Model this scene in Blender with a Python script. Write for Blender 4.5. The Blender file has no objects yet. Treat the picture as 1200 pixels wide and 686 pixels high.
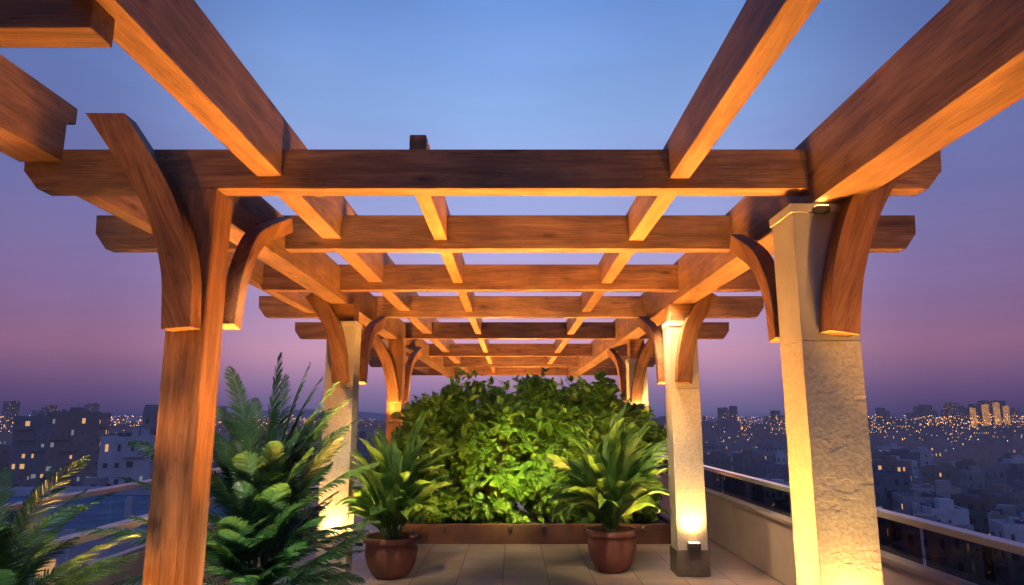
import bpy, bmesh, math, random
from mathutils import Vector, Matrix, noise
random.seed(7)
R = random.Random(11)
scene = bpy.context.scene
col = scene.collection
H = 1.75
WM = {}

def srgb(r, g, b):
    def f(c):
        c /= 255.0
        return c/12.92 if c <= 0.04045 else ((c+0.055)/1.055)**2.4
    return (f(r), f(g), f(b), 1.0)

# ------------------------------------------------------------------ materials
def newmat(name):
    m = bpy.data.materials.new(name); m.use_nodes = True
    nt = m.node_tree
    return m, nt, nt.nodes, nt.links, nt.nodes["Principled BSDF"]

def ramp(N, stops):
    r = N.new("ShaderNodeValToRGB")
    el = r.color_ramp.elements
    while len(el) < len(stops): el.new(0.5)
    for e, (p, c) in zip(el, stops):
        e.position = p; e.color = c if len(c) == 4 else (*c, 1)
    return r

def wood_mat(name, dark, mid, light, rough=0.55):
    m, nt, N, L, P = newmat(name)
    tc = N.new("ShaderNodeTexCoord"); oi = N.new("ShaderNodeObjectInfo")
    add = N.new("ShaderNodeVectorMath"); add.operation = 'MULTIPLY_ADD'
    L.new(tc.outputs["Object"], add.inputs[0]); add.inputs[1].default_value = (1, 1, 1)
    comb = N.new("ShaderNodeCombineXYZ")
    mul = N.new("ShaderNodeMath"); mul.operation = 'MULTIPLY'; mul.inputs[1].default_value = 37.0
    L.new(oi.outputs["Random"], mul.inputs[0])
    for i in range(3): L.new(mul.outputs[0], comb.inputs[i])
    L.new(comb.outputs[0], add.inputs[2])
    mp = N.new("ShaderNodeMapping"); mp.inputs["Scale"].default_value = (0.9, 8, 8)
    L.new(add.outputs[0], mp.inputs[0])
    n1 = N.new("ShaderNodeTexNoise"); n1.inputs["Scale"].default_value = 1.3
    n1.inputs["Detail"].default_value = 8; n1.inputs["Roughness"].default_value = 0.63
    n1.inputs["Distortion"].default_value = 0.7
    L.new(mp.outputs[0], n1.inputs["Vector"])
    mp2 = N.new("ShaderNodeMapping"); mp2.inputs["Scale"].default_value = (3.0, 80, 80)
    L.new(add.outputs[0], mp2.inputs[0])
    n2 = N.new("ShaderNodeTexNoise"); n2.inputs["Scale"].default_value = 1.5; n2.inputs["Detail"].default_value = 5
    L.new(mp2.outputs[0], n2.inputs["Vector"])
    mpc = N.new("ShaderNodeMapping"); mpc.inputs["Scale"].default_value = (0.55, 9, 9)
    L.new(add.outputs[0], mpc.inputs[0])
    nc = N.new("ShaderNodeTexNoise"); nc.inputs["Scale"].default_value = 2.0; nc.inputs["Detail"].default_value = 2
    L.new(mpc.outputs[0], nc.inputs["Vector"])
    ck = ramp(N, [(0.490, (1, 1, 1)), (0.4985, (0.35, 0.32, 0.32)), (0.5015, (0.35, 0.32, 0.32)), (0.510, (1, 1, 1))])
    L.new(nc.outputs["Fac"], ck.inputs[0])
    mp3 = N.new("ShaderNodeMapping"); mp3.inputs["Scale"].default_value = (1.6, 5, 5)
    L.new(add.outputs[0], mp3.inputs[0])
    v = N.new("ShaderNodeTexVoronoi"); v.inputs["Scale"].default_value = 1.0
    L.new(mp3.outputs[0], v.inputs["Vector"])
    kn = ramp(N, [(0.05, (0.22, 0.18, 0.18)), (0.10, (0.6, 0.55, 0.5)), (0.16, (1, 1, 1))])
    L.new(v.outputs["Distance"], kn.inputs[0])
    n4 = N.new("ShaderNodeTexNoise"); n4.inputs["Scale"].default_value = 2.2; n4.inputs["Detail"].default_value = 5
    L.new(add.outputs[0], n4.inputs["Vector"])
    st = ramp(N, [(0.32, (0.66, 0.64, 0.64)), (0.62, (1.08, 1.08, 1.08))]); L.new(n4.outputs["Fac"], st.inputs[0])
    cr = ramp(N, [(0.3, dark), (0.5, mid), (0.7, light)])
    L.new(n1.outputs["Fac"], cr.inputs[0])
    f2 = ramp(N, [(0.35, (0.65, 0.65, 0.65)), (0.6, (1.1, 1.1, 1.1))])
    L.new(n2.outputs["Fac"], f2.inputs[0])
    cur = cr.outputs[0]
    for src, fac in ((f2, 0.75), (kn, 0.75), (st, 0.8), (ck, 0.55)):
        mx = N.new("ShaderNodeMixRGB"); mx.blend_type = 'MULTIPLY'; mx.inputs[0].default_value = fac
        L.new(cur, mx.inputs[1]); L.new(src.outputs[0], mx.inputs[2]); cur = mx.outputs[0]
    hs = N.new("ShaderNodeHueSaturation")
    mr = N.new("ShaderNodeMapRange"); mr.inputs[3].default_value = 0.85; mr.inputs[4].default_value = 1.2
    L.new(oi.outputs["Random"], mr.inputs[0]); L.new(mr.outputs[0], hs.inputs["Value"])
    L.new(cur, hs.inputs["Color"])
    L.new(hs.outputs[0], P.inputs["Base Color"])
    P.inputs["Roughness"].default_value = rough
    P.inputs["Specular IOR Level"].default_value = 0.35
    b = N.new("ShaderNodeBump"); b.inputs["Strength"].default_value = 0.4; b.inputs["Distance"].default_value = 0.005
    ad = N.new("ShaderNodeMath"); ad.operation = 'ADD'
    L.new(n1.outputs["Fac"], ad.inputs[0]); L.new(n2.outputs["Fac"], ad.inputs[1])
    ad2 = N.new("ShaderNodeMath"); ad2.operation = 'ADD'
    L.new(ad.outputs[0], ad2.inputs[0]); L.new(ck.outputs[0], ad2.inputs[1])
    L.new(ad2.outputs[0], b.inputs["Height"]); L.new(b.outputs[0], P.inputs["Normal"])
    return m

def rough_mat(name, c1, c2, scale=3.0, bump=0.3, bdist=0.02, rough=0.85, fine=30.0, detail=8, emit=None):
    m, nt, N, L, P = newmat(name)
    tc = N.new("ShaderNodeTexCoord")
    n1 = N.new("ShaderNodeTexNoise"); n1.inputs["Scale"].default_value = scale
    n1.inputs["Detail"].default_value = detail; n1.inputs["Roughness"].default_value = 0.6
    L.new(tc.outputs["Object"], n1.inputs["Vector"])
    n2 = N.new("ShaderNodeTexNoise"); n2.inputs["Scale"].default_value = fine; n2.inputs["Detail"].default_value = 6
    L.new(tc.outputs["Object"], n2.inputs["Vector"])
    cr = ramp(N, [(0.32, c1), (0.68, c2)])
    L.new(n1.outputs["Fac"], cr.inputs[0]); L.new(cr.outputs[0], P.inputs["Base Color"])
    P.inputs["Roughness"].default_value = rough
    if emit:
        P.inputs["Emission Color"].default_value = (*emit, 1); P.inputs["Emission Strength"].default_value = 1
    ad = N.new("ShaderNodeMath"); ad.operation = 'ADD'
    L.new(n1.outputs["Fac"], ad.inputs[0]); L.new(n2.outputs["Fac"], ad.inputs[1])
    b = N.new("ShaderNodeBump"); b.inputs["Strength"].default_value = bump; b.inputs["Distance"].default_value = bdist
    L.new(ad.outputs[0], b.inputs["Height"]); L.new(b.outputs[0], P.inputs["Normal"])
    return m

def emis_mat(name, c, s, base=(0.1, 0.1, 0.1)):
    m, nt, N, L, P = newmat(name)
    P.inputs["Base Color"].default_value = (*base, 1)
    P.inputs["Emission Color"].default_value = (*c, 1); P.inputs["Emission Strength"].default_value = s
    return m

def leaf_mat(name, c1, c2, c3, scale=5.0, trans=0.35):
    m, nt, N, L, P = newmat(name)
    tc = N.new("ShaderNodeTexCoord")
    n = N.new("ShaderNodeTexNoise"); n.inputs["Scale"].default_value = scale; n.inputs["Detail"].default_value = 5
    L.new(tc.outputs["Object"], n.inputs["Vector"])
    cr = ramp(N, [(0.3, c1), (0.52, c2), (0.72, c3)])
    L.new(n.outputs["Fac"], cr.inputs[0]); L.new(cr.outputs[0], P.inputs["Base Color"])
    P.inputs["Roughness"].default_value = 0.42
    P.inputs["Specular IOR Level"].default_value = 0.45
    t = N.new("ShaderNodeBsdfTranslucent"); L.new(cr.outputs[0], t.inputs["Color"])
    ms = N.new("ShaderNodeMixShader"); ms.inputs[0].default_value = trans
    L.new(P.outputs[0], ms.inputs[1]); L.new(t.outputs[0], ms.inputs[2])
    L.new(ms.outputs[0], N["Material Output"].inputs["Surface"])
    return m

WOOD = wood_mat("oiled_wood", (0.14, 0.056, 0.022), (0.25, 0.107, 0.042), (0.36, 0.168, 0.068))
WOOD_D = wood_mat("weathered_wood", (0.115, 0.054, 0.028), (0.20, 0.096, 0.047), (0.29, 0.150, 0.075))
STONE = rough_mat("smooth_render", (0.34, 0.295, 0.235), (0.44, 0.38, 0.305), 2.5, 0.4, 0.005, fine=34)
def plaster_mat():
    m, nt, N, L, P = newmat("rough_plaster")
    tc = N.new("ShaderNodeTexCoord")
    mp = N.new("ShaderNodeMapping"); mp.inputs["Scale"].default_value = (1, 1, 1.7); L.new(tc.outputs["Object"], mp.inputs[0])
    n1 = N.new("ShaderNodeTexNoise"); n1.inputs["Scale"].default_value = 3.2; n1.inputs["Detail"].default_value = 9
    n1.inputs["Roughness"].default_value = 0.55
    L.new(mp.outputs[0], n1.inputs["Vector"])
    n2 = N.new("ShaderNodeTexNoise"); n2.inputs["Scale"].default_value = 42; n2.inputs["Detail"].default_value = 8
    L.new(tc.outputs["Object"], n2.inputs["Vector"])
    r1 = ramp(N, [(0.38, (0, 0, 0)), (0.43, (0.8, 0.8, 0.8)), (0.75, (1, 1, 1))])
    L.new(n1.outputs["Fac"], r1.inputs[0])
    cr = ramp(N, [(0.3, (0.35, 0.30, 0.23)), (0.5, (0.43, 0.37, 0.29)), (0.75, (0.50, 0.44, 0.35))])
    L.new(n2.outputs["Fac"], cr.inputs[0]); L.new(cr.outputs[0], P.inputs["Base Color"])
    P.inputs["Roughness"].default_value = 0.9
    ad = N.new("ShaderNodeMath"); ad.operation = 'MULTIPLY_ADD'
    L.new(n2.outputs["Fac"], ad.inputs[0]); ad.inputs[1].default_value = 1.4
    L.new(r1.outputs[0], ad.inputs[2])
    b = N.new("ShaderNodeBump"); b.inputs["Strength"].default_value = 0.55; b.inputs["Distance"].default_value = 0.006
    L.new(ad.outputs[0], b.inputs["Height"]); L.new(b.outputs[0], P.inputs["Normal"])
    return m
PLASTER = plaster_mat()
WALLM = rough_mat("cream_wall_render", (0.52, 0.42, 0.31), (0.62, 0.51, 0.39), 1.5, 0.2, 0.01, fine=60)
DARKM = rough_mat("dark_metal", (0.02, 0.02, 0.02), (0.04, 0.035, 0.03), 8, 0.1, 0.002, 0.4)
PLINTHM = rough_mat("dark_plinth_stone", (0.07, 0.055, 0.045), (0.12, 0.095, 0.075), 5, 0.3, 0.005, 0.7)
DISCM = rough_mat("brushed_floor_metal", (0.22, 0.19, 0.16), (0.26, 0.22, 0.18), 8, 0.1, 0.002, 0.5)
PLANTERM = rough_mat("rust_brown_planter_paint", (0.055, 0.02, 0.014), (0.095, 0.034, 0.022), 3, 0.15, 0.005, 0.6)
TERRA = rough_mat("terracotta_clay", (0.13, 0.045, 0.026), (0.23, 0.085, 0.05), 4, 0.25, 0.006, 0.6)
SOIL = rough_mat("potting_soil", (0.02, 0.014, 0.01), (0.05, 0.035, 0.022), 20, 0.8, 0.03, 0.95)
BARK = rough_mat("stem_bark", (0.05, 0.05, 0.02), (0.10, 0.10, 0.04), 14, 0.6, 0.01, 0.9)
STEEL, _, _, _, p_ = newmat("brushed_steel")
p_.inputs["Base Color"].default_value = (0.66, 0.58, 0.52, 1); p_.inputs["Metallic"].default_value = 0.6; p_.inputs["Roughness"].default_value = 0.34
LENS = emis_mat("lamp_lens_warm", (1, 0.62, 0.25), 6)
LENS2 = emis_mat("recessed_lens_warm", (1, 0.62, 0.3), 0.08, (0.25, 0.2, 0.15))
LEAF_H = leaf_mat("hedge_leaf_green", (0.035, 0.09, 0.012), (0.075, 0.17, 0.02), (0.17, 0.29, 0.03), 3.5, 0.4)
LEAF_P = leaf_mat("palm_leaflet_green", (0.026, 0.08, 0.026), (0.050, 0.14, 0.042), (0.085, 0.195, 0.06), 3.0, 0.25)
LEAF_B = leaf_mat("broad_leaf_green", (0.05, 0.13, 0.025), (0.09, 0.21, 0.04), (0.16, 0.30, 0.065), 4.0)
LEAF_T = leaf_mat("tree_leaf_dark", (0.012, 0.03, 0.01), (0.025, 0.05, 0.015), (0.04, 0.07, 0.02), 0.2)

def glass_mat(name, tint, k0=0.03, k1=0.35):
    m, nt, N, L, P = newmat(name)
    tr = N.new("ShaderNodeBsdfTransparent"); tr.inputs[0].default_value = (*tint, 1)
    gl = N.new("ShaderNodeBsdfGlossy"); gl.inputs["Roughness"].default_value = 0.03; gl.inputs[0].default_value = (0.8, 0.8, 0.8, 1)
    lw = N.new("ShaderNodeLayerWeight"); lw.inputs[0].default_value = 0.5
    pw_ = N.new("ShaderNodeMath"); pw_.operation = 'POWER'; pw_.inputs[1].default_value = 4.0
    L.new(lw.outputs["Facing"], pw_.inputs[0])
    ma = N.new("ShaderNodeMath"); ma.operation = 'MULTIPLY_ADD'; ma.inputs[1].default_value = k1; ma.inputs[2].default_value = k0
    L.new(pw_.outputs[0], ma.inputs[0])
    ms = N.new("ShaderNodeMixShader")
    L.new(ma.outputs[0], ms.inputs[0]); L.new(tr.outputs[0], ms.inputs[1]); L.new(gl.outputs[0], ms.inputs[2])
    L.new(ms.outputs[0], N["Material Output"].inputs["Surface"])
    return m
GLASS = glass_mat("tinted_glass", (0.16, 0.15, 0.15), 0.05, 0.22)
GLASS_C = glass_mat("clear_glass", (0.88, 0.9, 0.92))

def floor_mat():
    m, nt, N, L, P = newmat("beige_floor_tiles")
    tc = N.new("ShaderNodeTexCoord")
    br = N.new("ShaderNodeTexBrick"); br.offset = 0.0; br.inputs["Scale"].default_value = 1.0
    br.inputs["Brick Width"].default_value = 0.5; br.inputs["Row Height"].default_value = 0.5
    br.inputs["Mortar Size"].default_value = 0.006; br.inputs["Mortar Smooth"].default_value = 0.2
    br.inputs["Color1"].default_value = (0.33, 0.24, 0.175, 1); br.inputs["Color2"].default_value = (0.43, 0.325, 0.245, 1)
    br.inputs["Mortar"].default_value = (0.12, 0.085, 0.06, 1)
    L.new(tc.outputs["Object"], br.inputs["Vector"])
    n = N.new("ShaderNodeTexNoise"); n.inputs["Scale"].default_value = 3; n.inputs["Detail"].default_value = 8
    L.new(tc.outputs["Object"], n.inputs["Vector"])
    r = ramp(N, [(0.3, (0.65, 0.65, 0.65)), (0.7, (1.15, 1.12, 1.1))]); L.new(n.outputs["Fac"], r.inputs[0])
    mx = N.new("ShaderNodeMixRGB"); mx.blend_type = 'MULTIPLY'; mx.inputs[0].default_value = 1
    L.new(br.outputs["Color"], mx.inputs[1]); L.new(r.outputs[0], mx.inputs[2]); L.new(mx.outputs[0], P.inputs["Base Color"])
    r2 = ramp(N, [(0.3, (0.35,)*3), (0.7, (0.55,)*3)]); L.new(n.outputs["Fac"], r2.inputs[0]); L.new(r2.outputs[0], P.inputs["Roughness"])
    b = N.new("ShaderNodeBump"); b.inputs["Strength"].default_value = 0.4; b.inputs["Distance"].default_value = 0.004; b.invert = True
    L.new(br.outputs["Fac"], b.inputs["Height"]); L.new(b.outputs[0], P.inputs["Normal"])
    return m
FLOORM = floor_mat()

# ------------------------------------------------------------------ helpers
def empty(name, loc, label=None, cat=None, group=None):
    o = bpy.data.objects.new(name, None); o.location = loc; o.empty_display_size = 0.2
    col.objects.link(o); WM[o.name] = Matrix.Translation(loc)
    if label: o["label"] = label
    if cat: o["category"] = cat
    if group: o["group"] = group
    return o

def obj_from(name, me, mat, M, parent=None, smooth=False):
    if mat is not None and not me.materials: me.materials.append(mat)
    o = bpy.data.objects.new(name, me); col.objects.link(o)
    o.matrix_world = M; WM[o.name] = M.copy()
    if smooth:
        for p in me.polygons: p.use_smooth = True
    if parent is not None:
        o.parent = parent; o.matrix_parent_inverse = WM[parent.name].inverted(); o.matrix_basis = M
    return o

def bevel_sharp(bm, off, seg=2):
    es = [e for e in bm.edges if len(e.link_faces) == 2 and e.calc_face_angle(0) > 0.6]
    if off > 0: bmesh.ops.bevel(bm, geom=es, offset=off, segments=seg, affect='EDGES', profile=0.5, clamp_overlap=True)

def prism(name, pts, plane, c, thick, mat, parent=None, ang=0.0, bev=0.005):
    cx = sum(p[0] for p in pts)/len(pts); cz = sum(p[1] for p in pts)/len(pts)
    ca, sa = math.cos(ang), math.sin(ang)
    bm = bmesh.new(); A = []; B = []
    for h, z in pts:
        dh, dz = h-cx, z-cz
        rx, rz = dh*ca+dz*sa, -dh*sa+dz*ca
        A.append(bm.verts.new((rx, -thick/2, rz))); B.append(bm.verts.new((rx, thick/2, rz)))
    n = len(pts)
    bm.faces.new(A); bm.faces.new(B[::-1])
    for i in range(n):
        j = (i+1) % n
        bm.faces.new((A[i], B[i], B[j], A[j]))
    bmesh.ops.recalc_face_normals(bm, faces=bm.faces)
    bevel_sharp(bm, bev)
    me = bpy.data.meshes.new(name); bm.to_mesh(me); bm.free()
    if plane == 'XZ':
        M = Matrix(((ca, 0, -sa, cx), (0, 1, 0, c), (sa, 0, ca, cz), (0, 0, 0, 1)))
    else:
        M = Matrix(((0, -1, 0, c), (ca, 0, -sa, cx), (sa, 0, ca, cz), (0, 0, 0, 1)))
    return obj_from(name, me, mat, M, parent)

def box(name, x0, x1, y0, y1, z0, z1, mat, parent=None, bev=0.006, vertical=False, sub=0, jitter=0.0, seg=2):
    cx, cy, cz = (x0+x1)/2, (y0+y1)/2, (z0+z1)/2
    sx, sy, sz = x1-x0, y1-y0, z1-z0
    M = Matrix.Translation((cx, cy, cz))
    if vertical:
        M = M @ Matrix(((0, 0, -1, 0), (0, 1, 0, 0), (1, 0, 0, 0), (0, 0, 0, 1)))
        sx, sz = sz, sx
    bm = bmesh.new(); bmesh.ops.create_cube(bm, size=1)
    for v in bm.verts: v.co = Vector((v.co.x*sx, v.co.y*sy, v.co.z*sz))
    if bev: bmesh.ops.bevel(bm, geom=bm.edges[:], offset=bev, segments=seg, affect='EDGES', clamp_overlap=True, profile=0.5)
    if sub:
        bmesh.ops.subdivide_edges(bm, edges=[e for e in bm.edges if e.calc_length() > 0.1], cuts=sub, use_grid_fill=True)
        for v in bm.verts:
            w = M @ v.co
            n = noise.noise_vector(w*6.0)
            v.co += Vector((n.x, n.y, n.z))*jitter
    me = bpy.data.meshes.new(name); bm.to_mesh(me); bm.free()
    return obj_from(name, me, mat, M, parent)

def lathe(name, prof, mat, loc, parent=None, seg=48):
    vs, fs = [], []
    for r, z in prof:
        for k in range(seg):
            a = 2*math.pi*k/seg; vs.append((r*math.cos(a), r*math.sin(a), z))
    for i in range(len(prof)-1):
        for k in range(seg):
            k2 = (k+1) % seg
            fs.append((i*seg+k, i*seg+k2, (i+1)*seg+k2, (i+1)*seg+k))
    fs.append(tuple(range(seg))[::-1]); fs.append(tuple((len(prof)-1)*seg+k for k in range(seg)))
    me = bpy.data.meshes.new(name); me.from_pydata(vs, [], fs)
    o = obj_from(name, me, mat, Matrix.Translation(loc), parent)
    for p in me.polygons: p.use_smooth = len(p.vertices) == 4
    return o

def tube_geo(pts, r0, r1, seg=6):
    vs, fs = [], []
    n = len(pts)
    for i, p in enumerate(pts):
        p = Vector(p)
        t = (Vector(pts[min(i+1, n-1)]) - Vector(pts[max(i-1, 0)])).normalized()
        a = t.orthogonal().normalized(); b = t.cross(a)
        r = r0+(r1-r0)*i/(n-1)
        for k in range(seg):
            an = 2*math.pi*k/seg
            vs.append(p+a*r*math.cos(an)+b*r*math.sin(an))
    for i in range(n-1):
        for k in range(seg):
            k2 = (k+1) % seg
            fs.append((i*seg+k, i*seg+k2, (i+1)*seg+k2, (i+1)*seg+k))
    return vs, fs

def addgeo(V, F, vs, fs):
    o = len(V); V.extend(vs); F.extend([tuple(i+o for i in f) for f in fs])

def spot(name, loc, target, energy, color, size=120, blend=0.7, radius=0.06, parent=None):
    l = bpy.data.lights.new(name, 'SPOT'); l.energy = energy; l.color = color
    l.spot_size = math.radians(size); l.spot_blend = blend; l.shadow_soft_size = radius
    o = bpy.data.objects.new(name, l); col.objects.link(o)
    d = Vector(target)-Vector(loc)
    M = Matrix.Translation(loc) @ d.to_track_quat('-Z', 'Y').to_matrix().to_4x4()
    o.matrix_world = M
    if parent is not None:
        o.parent = parent; o.matrix_parent_inverse = WM[parent.name].inverted(); o.matrix_basis = M
    return o
WARM = (1.0, 0.46, 0.085)
WARM2 = (1.0, 0.58, 0.16)
WARM3 = (1.0, 0.78, 0.46)

# ------------------------------------------------------------------ world
w = bpy.data.worlds.new("World"); scene.world = w; w.use_nodes = True
N = w.node_tree.nodes; L = w.node_tree.links; bg = N["Background"]
tc = N.new("ShaderNodeTexCoord"); sp = N.new("ShaderNodeSeparateXYZ"); L.new(tc.outputs["Generated"], sp.inputs[0])
cr = ramp(N, [(0.0, srgb(38, 42, 66)), (0.497, srgb(78, 80, 118)), (0.503, srgb(108, 104, 150)), (0.518, srgb(146, 122, 166)),
              (0.545, srgb(212, 160, 188)), (0.585, srgb(194, 168, 214)), (0.64, srgb(168, 176, 230)), (0.71, srgb(144, 178, 236)),
              (0.80, srgb(100, 146, 222)), (1.0, srgb(50, 80, 155))])
mz = N.new("ShaderNodeMath"); mz.operation = 'MULTIPLY_ADD'; mz.inputs[1].default_value = 0.5; mz.inputs[2].default_value = 0.5
L.new(sp.outputs["Z"], mz.inputs[0]); L.new(mz.outputs[0], cr.inputs[0])
ab = N.new("ShaderNodeMath"); ab.operation = 'ABSOLUTE'; L.new(sp.outputs["X"], ab.inputs[0])
side = ramp(N, [(0.0, (1, 1, 1)), (0.25, (0.87, 0.86, 0.88)), (0.54, (0.44, 0.40, 0.51)), (0.8, (0.25, 0.24, 0.36))])
side.color_ramp.interpolation = 'EASE'
L.new(ab.outputs[0], side.inputs[0])
nz = N.new("ShaderNodeTexNoise"); nz.inputs["Scale"].default_value = 2.2; nz.inputs["Detail"].default_value = 3
mpz = N.new("ShaderNodeMapping"); mpz.inputs["Scale"].default_value = (1, 1, 5); L.new(tc.outputs["Generated"], mpz.inputs[0]); L.new(mpz.outputs[0], nz.inputs["Vector"])
rz = ramp(N, [(0.3, (0.93,)*3), (0.7, (1.06, 1.05, 1.05))]); L.new(nz.outputs["Fac"], rz.inputs[0])
m1 = N.new("ShaderNodeMixRGB"); m1.blend_type = 'MULTIPLY'; m1.inputs[0].default_value = 1
L.new(cr.outputs[0], m1.inputs[1]); L.new(side.outputs[0], m1.inputs[2])
m2 = N.new("ShaderNodeMixRGB"); m2.blend_type = 'MULTIPLY'; m2.inputs[0].default_value = 1
L.new(m1.outputs[0], m2.inputs[1]); L.new(rz.outputs[0], m2.inputs[2])
L.new(m2.outputs[0], bg.inputs["Color"]); bg.inputs["Strength"].default_value = 1.0

# ------------------------------------------------------------------ camera
cam = bpy.data.cameras.new("camera"); co = bpy.data.objects.new("camera", cam); col.objects.link(co)
co.location = (0, 0, H); co.rotation_euler = (math.radians(100.4), 0, 0)
cam.lens = 24; cam.sensor_width = 36; cam.clip_end = 20000; cam.clip_start = 0.05
scene.camera = co
scene.view_settings.view_transform = 'Standard'

# ------------------------------------------------------------------ terrace
fl = box("terrace_floor", -4.5, 3.3, -3, 26, -0.35, 0, FLOORM, bev=0); fl["kind"] = "structure"

# ------------------------------------------------------------------ pergola
perg = empty("pergola", (0, 4.2, 0), "long timber pergola with cross beams on stone and wooden columns", "pergola")
def z(r): return r+H
def crossbeam(y, xl, xr, zb, zt, th, mat):
    hh = zt-zb
    pts = [(xl, zt), (xl+0.01, zb+hh*0.45), (xl+0.11, zb), (xr-0.11, zb), (xr-0.01, zb+hh*0.45), (xr, zt)]
    prism("cross_beam", pts, 'XZ', y, th, mat, perg)
crossbeam(4.29, -3.18, 2.80, z(1.455), z(1.725), 0.15, WOOD_D)
crossbeam(5.86, -3.66, 3.55, z(1.45), z(1.755), 0.14, WOOD_D)
crossbeam(7.80, -2.98, 2.98, z(1.45), z(1.75), 0.14, WOOD)
crossbeam(9.95, -3.72, 3.70, z(1.45), z(1.76), 0.15, WOOD_D)
crossbeam(12.7, -4.05, 4.05, z(1.45), z(1.755), 0.15, WOOD)
crossbeam(16.4, -4.2, 4.2, z(1.45), z(1.75), 0.15, WOOD)
crossbeam(19.9, -4.2, 4.2, z(1.45), z(1.75), 0.15, WOOD_D)
crossbeam(23.8, -4.2, 4.2, z(1.45), z(1.75), 0.15, WOOD)
def rafter(x0, x1, y0, y1, zb, zt, mat, name="rafter"):
    hh = zt-zb
    pts = [(y0, zt), (y0, zb+hh*0.4), (y0+0.08, zb), (y1-0.08, zb), (y1, zb+hh*0.4), (y1, zt)]
    return prism(name, pts, 'YZ', (x0+x1)/2, x1-x0, mat, perg)
rafter(-1.655, -1.49, 0.3, 24.6, z(1.54), z(1.93), WOOD_D)
rafter(1.02, 1.15, 0.3, 24.4, z(1.525), z(1.79), WOOD_D)
rafter(-0.68, -0.57, 4.27, 24.5, z(1.53), z(1.85), WOOD)
rafter(-3.02, -2.88, 4.45, 24.5, z(1.51), z(1.78), WOOD_D)
rafter(1.92, 2.20, -0.5, 24.3, z(1.353), z(1.80), WOOD_D, "girder")
rafter(-2.20, -1.98, 4.40, 24.3, z(1.353), z(1.72), WOOD_D, "girder")
pts = [(0.0, z(2.05)), (0.0, z(1.64)), (4.222, z(1.64)), (4.222, z(1.89)), (4.235, z(1.925)), (4.31, z(1.935)), (4.31, z(2.05))]
prism("girder", pts, 'YZ', -3.07, 0.28, WOOD_D, perg)
prism("cross_beam", [(-5.0, z(1.42)), (-1.56, z(1.42)), (-1.56, z(1.735)), (-5.0, z(1.735))], 'XZ', 2.38, 0.14, WOOD_D, perg)

def smooth_curve(P, n=14):
    out = []
    P = [Vector(p) for p in P]
    Q = [P[0]*2-P[1]]+P+[P[-1]*2-P[-2]]
    for i in range(1, len(Q)-2):
        for k in range(n):
            t = k/n
            a, b, c, d = Q[i-1], Q[i], Q[i+1], Q[i+2]
            out.append(0.5*((2*b)+(c-a)*t+(2*a-5*b+4*c-d)*t*t+(3*b-a-3*c+d)*t*t*t))
    out.append(P[-1]); return out

def brace(plane, c, line, w0, w1, th, mat=WOOD, ztop=None):
    cl = smooth_curve([Vector((a, b)) for a, b in line], 8)
    Lf, Rt = [], []
    n = len(cl)
    for i, p in enumerate(cl):
        t = (cl[min(i+1, n-1)]-cl[max(i-1, 0)]).normalized()
        nn = Vector((-t.y, t.x)); wd = (w0+(w1-w0)*i/(n-1))/2
        Lf.append(p+nn*wd); Rt.append(p-nn*wd)
    def cut(S):
        if ztop is None: return S
        out = []
        for i, p in enumerate(S):
            if p.y <= ztop: out.append(p)
            else:
                q = S[i-1]; out.append(q.lerp(p, (ztop-q.y)/(p.y-q.y))); break
        return out
    Lf, Rt = cut(Lf), cut(Rt)
    pts = [(p.x, p.y) for p in Lf]+[(p.x, p.y) for p in Rt[::-1]]
    d = cl[-1]-cl[0]
    prism("brace", pts, plane, c, th, mat, perg, ang=math.atan2(d.y, d.x), bev=0.007)

def stone_column(x0, x1, y0, y1, split, top, block_to=None, plinth=False):
    s = box("column", x0+0.001, x1-0.001, y0+0.001, y1-0.001, split, top, STONE, perg, bev=0.003)
    box("rough_lower_shaft", x0, x1, y0, y1, 0.0, split-0.0005, PLASTER, s, bev=0.004, sub=14, jitter=0.003)
    box("capital", x0-0.010, x1+0.010, y0-0.010, y1+0.010, top, top+0.06, STONE, s, bev=0.004)
    if plinth: box("plinth", x0-0.018, x1+0.018, y0-0.018, y1+0.018, 0.0, 0.285, PLINTHM, s, bev=0.008)
    if block_to: box("bearing_block", x0+0.03, x1-0.03, y0+0.02, y1-0.02, top+0.06, block_to, WOOD, s)
    return s
def wood_column(x0, x1, y0, y1, top):
    return box("column", x0, x1, y0, y1, 0.0, top, WOOD, perg, bev=0.009, vertical=True)

c1r = stone_column(1.79, 2.155, 4.2, 4.55, z(0.47), z(1.29))
c1l = wood_column(-2.155, -1.905, 4.21, 4.47, z(1.46))
c2r = stone_column(1.87, 2.21, 8.1, 8.42, z(0.34), z(1.08), z(1.355), True)
c2l = stone_column(-2.21, -1.87, 8.1, 8.42, z(0.34), z(1.08), z(1.355))
c3r = stone_column(2.03, 2.35, 11.9, 12.22, z(0.3), z(0.95), z(1.355))
c3l = wood_column(-2.16, -1.90, 11.9, 12.2, z(1.36))

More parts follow.
